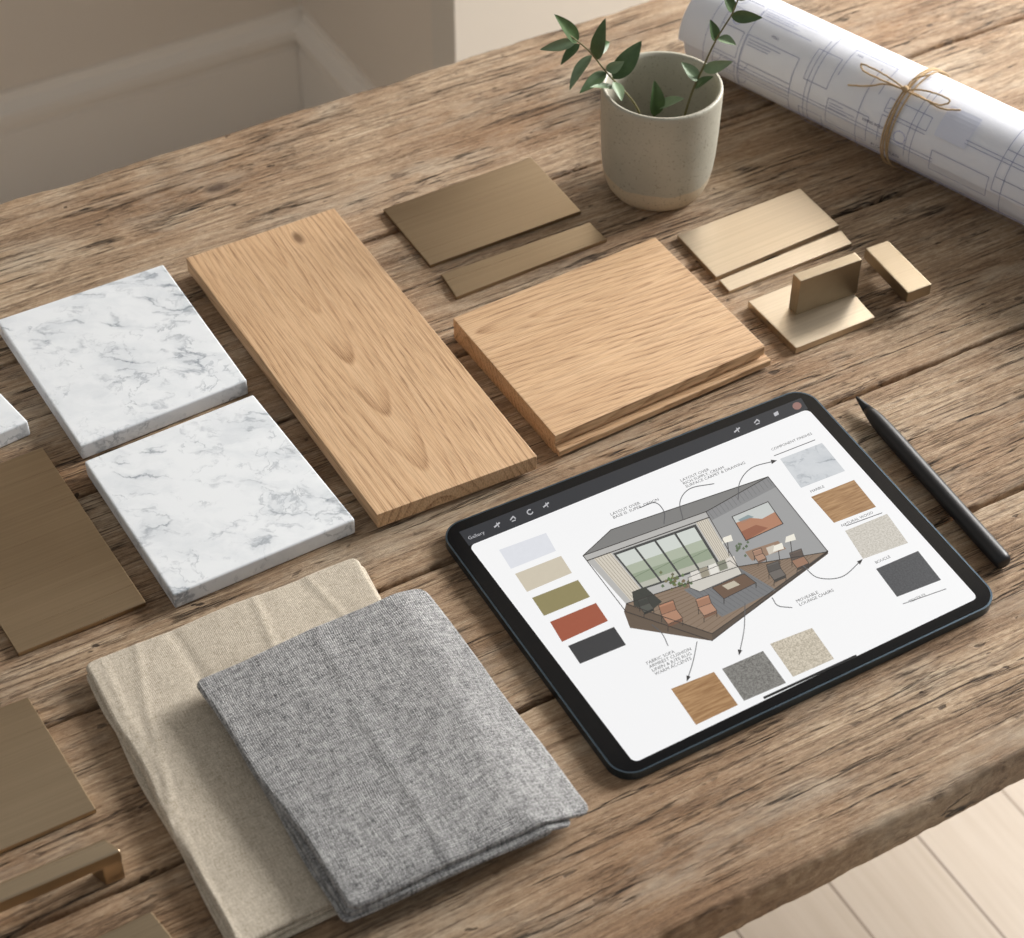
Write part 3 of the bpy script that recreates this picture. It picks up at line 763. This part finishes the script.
SW = [([(499, 550), (546, 533), (556, 551), (511, 569)], (232, 234, 240)), ([(515, 574), (561, 556), (572, 573), (527, 592)], (214, 204, 184)),
      ([(532, 598), (578, 580), (590, 597), (544, 616)], (150, 140, 98)), ([(550, 622), (596, 603), (608, 621), (562, 642)], (166, 90, 66)), ([(568, 646), (614, 627), (626, 645), (580, 664)], (62, 62, 64))]
def swatch(px4, mat):
    bm = bmesh.new(); bm.faces.new([bm.verts.new(mps(x, y, 3)) for x, y in px4])
    return mk('colour_swatch', bm, mat, display, norm=False)
for i, (q, c) in enumerate(SW): swatch(q, mat_screen('swatch_colour', lambda g, c=c: g.mix(g.noise(g.coord(), 300, 2, .5), [x*.94 for x in lin(*c)[:3]], lin(*c)), .92))
def woodsw(g):
    n = g.noise(g.vm('MULTIPLY', g.coord(), (60, 700, 1)), 1, 3, .6); return g.ramp(n, [(.35, lin(146, 108, 70)), (.65, lin(182, 144, 102))])
def spk(a, b, s_):
    return lambda g: g.ramp(g.noise(g.coord(), s_, 3, .7), [(.38, lin(*a)), (.6, lin(*b))])
mw = mat_screen('swatch_wood', woodsw)
swatch([(780, 459), (822, 443), (845, 471), (801, 488)], mat_screen('swatch_marble', lambda g: g.mix(.25, marble_nodes(g, g.vm('MULTIPLY', g.vm('ADD', g.coord(), (.3, .1, 0)), (1.5, 1.5, 1.5))), lin(170, 174, 178)), .90))
swatch([(811, 497), (854, 480), (876, 507), (834, 523)], mw)
swatch([(845, 531), (887, 514), (908, 543), (863, 559)], mat_screen('swatch_beige', spk((186, 180, 168), (216, 211, 202), 900)))
swatch([(876, 569), (918, 551), (941, 580), (897, 597)], mat_screen('swatch_charcoal', spk((66, 67, 70), (82, 83, 86), 900)))
swatch([(671, 689), (714, 672), (738, 705), (696, 725)], mw)
swatch([(722, 669), (763, 651), (786, 683), (744, 701)], mat_screen('swatch_grey', spk((98, 96, 92), (144, 142, 137), 1100)))
swatch([(770, 644), (812, 628), (834, 659), (793, 677)], mat_screen('swatch_cream', spk((166, 156, 138), (218, 208, 190), 1100)))
# sketch of the room
ik = Ink(mps); B_ = lin(56, 52, 50)
def pl(p, c, l):
    m_ = sum(c)/3; c = [x*.80+m_*.20 for x in c]; ik.face(p, lin(*c), l)
def hatch(q4, n, w_=.45, c=lin(112, 108, 102), l=6):
    for i in range(n):
        t = (i+.5)/n; a_ = sub(q4, t, t, 0.04, .96); ik.line([a_[0], a_[3]], w_, c, l)
pl([(583, 556), (611, 530), (768, 477), (706, 512)], (126, 125, 123), 1)
WQ = [(583, 556), (706, 512), (738, 567), (626, 604)]
pl(WQ, (182, 180, 176), 1)
RQ = [(706, 512), (768, 477), (828, 552), (738, 567)]
pl(RQ, (156, 156, 156), 1)
pl([(706, 512), (768, 477), (776, 487), (711, 521)], (136, 136, 137), 2)
pl([(626, 604), (738, 567), (828, 552), (712, 641), (630, 612)], (142, 118, 96), 1)
for i in range(14):
    t = i/14; ik.line([(626+86*t, 604+32*t), (738+70*t+10, 567-10*t-2)], .5, lin(112, 92, 74), 2)
pl([(626, 604), (712, 634), (712, 641), (630, 628), (624, 612)], (104, 86, 70), 3)
pl([(712, 634), (828, 550), (828, 554), (712, 641)], (90, 76, 64), 3)
def W(a0, a1, b0, b1): return sub(WQ, a0, a1, b0, b1)
pl(W(.20, .88, .13, .86), (66, 68, 67), 2)
for i in range(4):
    a0 = .215+i*.165; a1 = a0+.148
    pl(W(a0, a1, .17, .5), (206, 212, 204), 3); pl(W(a0, a1, .40, .82), (172, 182, 158), 3.5); pl(W(a0, a1, .56, .76), (148, 162, 134), 3.8); pl(W(a0, a1, .74, .83), (184, 184, 168), 4)
    ik.line([W(a0, a1, .62, .62)[0], W(a0, a1, .58, .58)[1]], .5, lin(110, 124, 100), 5)
for a0, a1 in ((.05, .19), (.89, .985)):
    pl(W(a0, a1, .10, .98), (212, 203, 186), 4)
    for k in range(6):
        a = a0+(a1-a0)*(k+.5)/6; q = W(a, a+.001, .1, .98); ik.line([q[0], q[3]], .55, lin(160, 150, 132), 5)
q = W(0, 1, .1, .1); ik.line([q[0], q[1]], 1.0, B_, 6)
pl([(732, 517), (768, 502), (783, 524), (746, 541)], (196, 200, 196), 4); pl([(736, 523), (750, 518), (762, 519), (775, 512), (783, 524), (746, 541)], (186, 124, 90), 5)
pl([(741, 532), (756, 525), (768, 528), (746, 541)], (158, 92, 64), 6); pl([(738, 520), (748, 515), (754, 517), (742, 523)], (132, 152, 156), 5)
pl([(684, 590), (738, 567), (776, 590), (722, 617)], (118, 119, 121), 4)
hatch([(684, 590), (738, 567), (776, 590), (722, 617)], 12, .4, lin(96, 97, 99), 5)
def chair_s(x, y, s_, c, d):
    pl([(x-9*s_, y-8*s_), (x+5*s_, y-13*s_), (x+8*s_, y-4*s_), (x-6*s_, y+2*s_)], c, 8)
    pl([(x-9*s_, y-8*s_), (x+5*s_, y-13*s_), (x+5.6*s_, y-11*s_), (x-8.2*s_, y-6*s_)], [v_*1.15 for v_ in c], 9)
    pl([(x-6*s_, y+1*s_), (x+8*s_, y-4*s_), (x+14*s_, y+4*s_), (x, y+10*s_)], d, 9)
    pl([(x, y+10*s_), (x+14*s_, y+4*s_), (x+14*s_, y+7*s_), (x, y+13*s_)], [v_*.75 for v_ in c], 9)
    ik.line([(x-9*s_, y-8*s_), (x+5*s_, y-13*s_), (x+8*s_, y-4*s_), (x+14*s_, y+4*s_), (x, y+10*s_), (x-6*s_, y+2*s_), (x-9*s_, y-8*s_)], .6, B_, 10)
    ik.line([(x-6*s_, y+1*s_), (x+8*s_, y-4*s_)], .5, B_, 10)
    for dx_, dy_ in ((0, 12), (14, 6), (-6, 3)): ik.line([(x+dx_*s_, y+dy_*s_), (x+dx_*s_, y+(dy_+5)*s_)], .7, B_, 10)
pl([(632, 592), (645, 587), (662, 602), (650, 612), (634, 606)], (60, 62, 56), 7)
chair_s(668, 614, 1.05, (166, 112, 82), (184, 130, 98)); chair_s(704, 607, .92, (170, 118, 88), (188, 136, 106)); chair_s(644, 606, .7, (62, 64, 58), (84, 86, 78))
pl([(688, 578), (730, 561), (738, 567), (742, 574), (700, 592), (690, 588)], (206, 201, 190), 8)
ik.line([(688, 578), (730, 561), (738, 567), (742, 574), (700, 592), (690, 588), (688, 578)], .6, B_, 10)
for k in range(5): pl([(690+k*9, 573-k*3.5), (698+k*9, 570-k*3.5), (701+k*9, 579-k*3.5), (693+k*9, 582-k*3.5)], ((222, 216, 206), (156, 147, 126), (228, 224, 214), (132, 134, 114), (216, 208, 196))[k], 9)
pl([(712, 588), (744, 574), (756, 583), (724, 599)], (112, 84, 64), 10); ik.line([(712, 588), (744, 574), (756, 583), (724, 599), (712, 588)], .6, B_, 11); ik.line([(724, 599), (724, 604)], .9, B_, 10); ik.line([(756, 583), (756, 588)], .9, B_, 10)
pl([(722, 586), (734, 581), (740, 585), (728, 590)], (196, 184, 160), 11)
chair_s(774, 572, .85, (84, 79, 75), (108, 101, 95)); chair_s(797, 560, .85, (92, 78, 70), (160, 114, 86)); chair_s(758, 556, .6, (168, 124, 98), (180, 136, 108))
pl([(745, 552), (778, 541), (786, 549), (752, 561)], (156, 122, 96), 7); pl([(766, 548), (774, 545), (778, 551), (769, 555)], (206, 196, 180), 8)
for x, y in ((727, 538), (778, 546), (790, 537)):
    ik.line([(x, y), (x+2, y+18)], .8, B_, 9); pl([(x-4, y), (x+4, y-3), (x+6, y+3), (x-5, y+6)], (238, 232, 216), 10)
for i in range(34):
    x = 676+random.gauss(0, 8); y = 583+random.gauss(0, 4); pl([(x-1.8, y), (x, y-2.2), (x+2, y), (x, y+1.6)], (84+random.randint(0, 50), 100+random.randint(0, 40), 76), 9)
for i in range(14):
    x = 741+random.gauss(0, 4); y = 548+random.gauss(0, 3); pl([(x-1.5, y), (x, y-2), (x+1.6, y), (x, y+1.4)], (96, 112, 84), 9)
hatch([(706, 512), (768, 477), (774, 485), (712, 520)], 16, .4, lin(110, 110, 112), 4)
for ln in ([(583, 556), (611, 530), (768, 477), (828, 552), (712, 641), (626, 612), (583, 556)], [(583, 556), (706, 512), (768, 477)], [(706, 512), (738, 567), (828, 552)], [(626, 604), (738, 567)], [(732, 517), (768, 502), (783, 524), (746, 541), (732, 517)], [(626, 604), (712, 634), (828, 552)]):
    ik.line(ln, .8, B_, 12)
finish(ik, 'room_sketch')
ca = lin(92, 92, 94)
def arrow(p, head=True):
    ik = Ink(mps)
    q = crs([Vector((a, b, 0)) for a, b in p], 8); ik.line(q, .9, ca, 13)
    if head:
        e = q[-1]; d = (q[-1]-q[-3]).normalized(); n = Vector((-d.y, d.x, 0)); ik.face([e+d, e-d*5+n*2.3, e-d*5-n*2.3], B_, 13)
    finish(ik, 'arrow' if head else 'pointer_line')
arrow([(640, 508), (655, 503), (664, 512), (664, 524)], False); arrow([(683, 520), (680, 502), (690, 489), (714, 484)], False)
arrow([(738, 500), (740, 482), (752, 468), (776, 461)]); arrow([(803, 566), (818, 578), (842, 577), (862, 560)])
arrow([(745, 604), (744, 630), (739, 655)]); arrow([(697, 642), (693, 662), (687, 681)]); arrow([(772, 598), (778, 606), (792, 608)], False); arrow([(652, 625), (662, 634), (668, 646)], False)
for ln in ([(774, 456), (815, 440)], [(903, 604), (946, 589)], [(846, 526), (882, 513)]):
    ik = Ink(mps); ik.line(ln, .8, ca, 3); finish(ik, 'underline')
ik = Ink(mps); ik.line([(764, 698), (856, 656)], 2.6, lin(20, 20, 22), 4); finish(ik, 'home_bar')
for body, x, y, sz in (('LAYOUT OVER\nBASE IS. SUPER. DESIGN', 611, 516, .0033), ('LAYOUT OVER\nRICH SUPPLY, CREAM\nSURFACE CARPET & DRAWING', 681, 482, .0033),
                       ('COMPONENT FINISHES', 772, 451, .0031), ('MARBLE', 811, 493, .0030), ('NATURAL WOOD', 842, 527, .0030), ('BOUCLE', 876, 564, .0030), ('TEXTILES', 910, 603, .0030),
                       ('MOVEABLE\nLOUNGE CHAIRS', 797, 603, .0033), ('FABRIC SOFA\nARMREST CUSHION\nLINEN & JUTE RUG\nWARM ACCENTS', 647, 665, .0033)):
    ik = Ink(mps); put_text(ik, body, x, y, sz, 2, lin(62, 62, 64)); finish(ik, 'handwritten_note')

# ---------------------------------------------------------------- stylus
a = at(856, 397, .0055); b = at(1005, 564, .0055); d = (b-a); L = d.length
sfr = Fr((a.x, a.y, TZ), math.atan2(d.y, d.x))
st = thing('stylus_pen', 'matte black stylus pen lying right of the tablet', 'pen', sfr)
def lathe_x(name, prof, mat):
    bm = bmesh.new(); lathe(bm, prof, 32)
    bmesh.ops.transform(bm, matrix=Matrix.Translation((0, 0, .0058)) @ Matrix.Rotation(PI/2, 4, 'Y'), verts=bm.verts[:])
    return mk(name, bm, mat, st, smooth=True)
lathe_x('barrel', [(0, .0145), (.0034, .0145), (.0042, .019), (.0052, .027), (.0056, .036), (.0058, .05), (.0058, L-.010), (.0057, L-.004), (.0050, L-.001), (.0034, L), (0, L)], M['stylus'])
lathe_x('tip', [(0, 0), (.0007, .0004), (.0012, .0022), (.0033, .0140), (0, .0140)], M['stylustip'])

# ---------------------------------------------------------------- light and camera
w = bpy.data.worlds.new('World'); sc.world = w; w.use_nodes = True
nt = w.node_tree; bgn = nt.nodes['Background']
tcn = nt.nodes.new('ShaderNodeTexCoord'); nn_ = nt.nodes.new('ShaderNodeTexNoise'); nn_.inputs['Scale'].default_value = 2.2; nn_.inputs['Detail'].default_value = 1.0
rp = nt.nodes.new('ShaderNodeValToRGB'); rp.color_ramp.elements[0].position = .38; rp.color_ramp.elements[0].color = (.28, .28, .28, 1); rp.color_ramp.elements[1].position = .62; rp.color_ramp.elements[1].color = (1.35, 1.34, 1.31, 1)
nt.links.new(tcn.outputs['Generated'], nn_.inputs['Vector']); nt.links.new(nn_.outputs[0], rp.inputs[0]); nt.links.new(rp.outputs[0], bgn.inputs[0])
bgn.inputs[1].default_value = .36
def area(name, loc, target, sx, sy, pw, col):
    l = bpy.data.lights.new(name, 'AREA'); l.shape = 'RECTANGLE'; l.size = sx; l.size_y = sy; l.energy = pw; l.color = col
    o = bpy.data.objects.new(name, l); COL.objects.link(o); o.location = loc
    o.rotation_euler = (Vector(target)-Vector(loc)).to_track_quat('-Z', 'Y').to_euler(); return o
wc = EE+e1*((WS+WE)/2)+e2*.12
area('window_light', (wc.x, wc.y, (SILL+TOP)/2), (wc.x-e2.x-e1.x*.3, wc.y-e2.y-e1.y*.3, (SILL+TOP)/2-.25), WE-WS, TOP-SILL, 130, (1.0, .985, .96))
rc_ = Vector((0, 0))+e1*3.2+e2*.9
area('added_side_light', (rc_.x, rc_.y, 2.05), (.2, 1.0, .75), .8, .9, 138, (1.0, .982, .955))  # added area light from the right, no window modelled there

cam = bpy.data.cameras.new('Camera'); co = bpy.data.objects.new('Camera', cam); COL.objects.link(co)
cam.sensor_width = 36; cam.sensor_fit = 'HORIZONTAL'; cam.lens = F/1024*36; cam.clip_start = .05
co.location = (0, 0, TZ+H); co.rotation_euler = (PI/2-PITCH, 0, 0)
cam.dof.use_dof = True; cam.dof.focus_distance = 1.30; cam.dof.aperture_fstop = 10
sc.camera = co
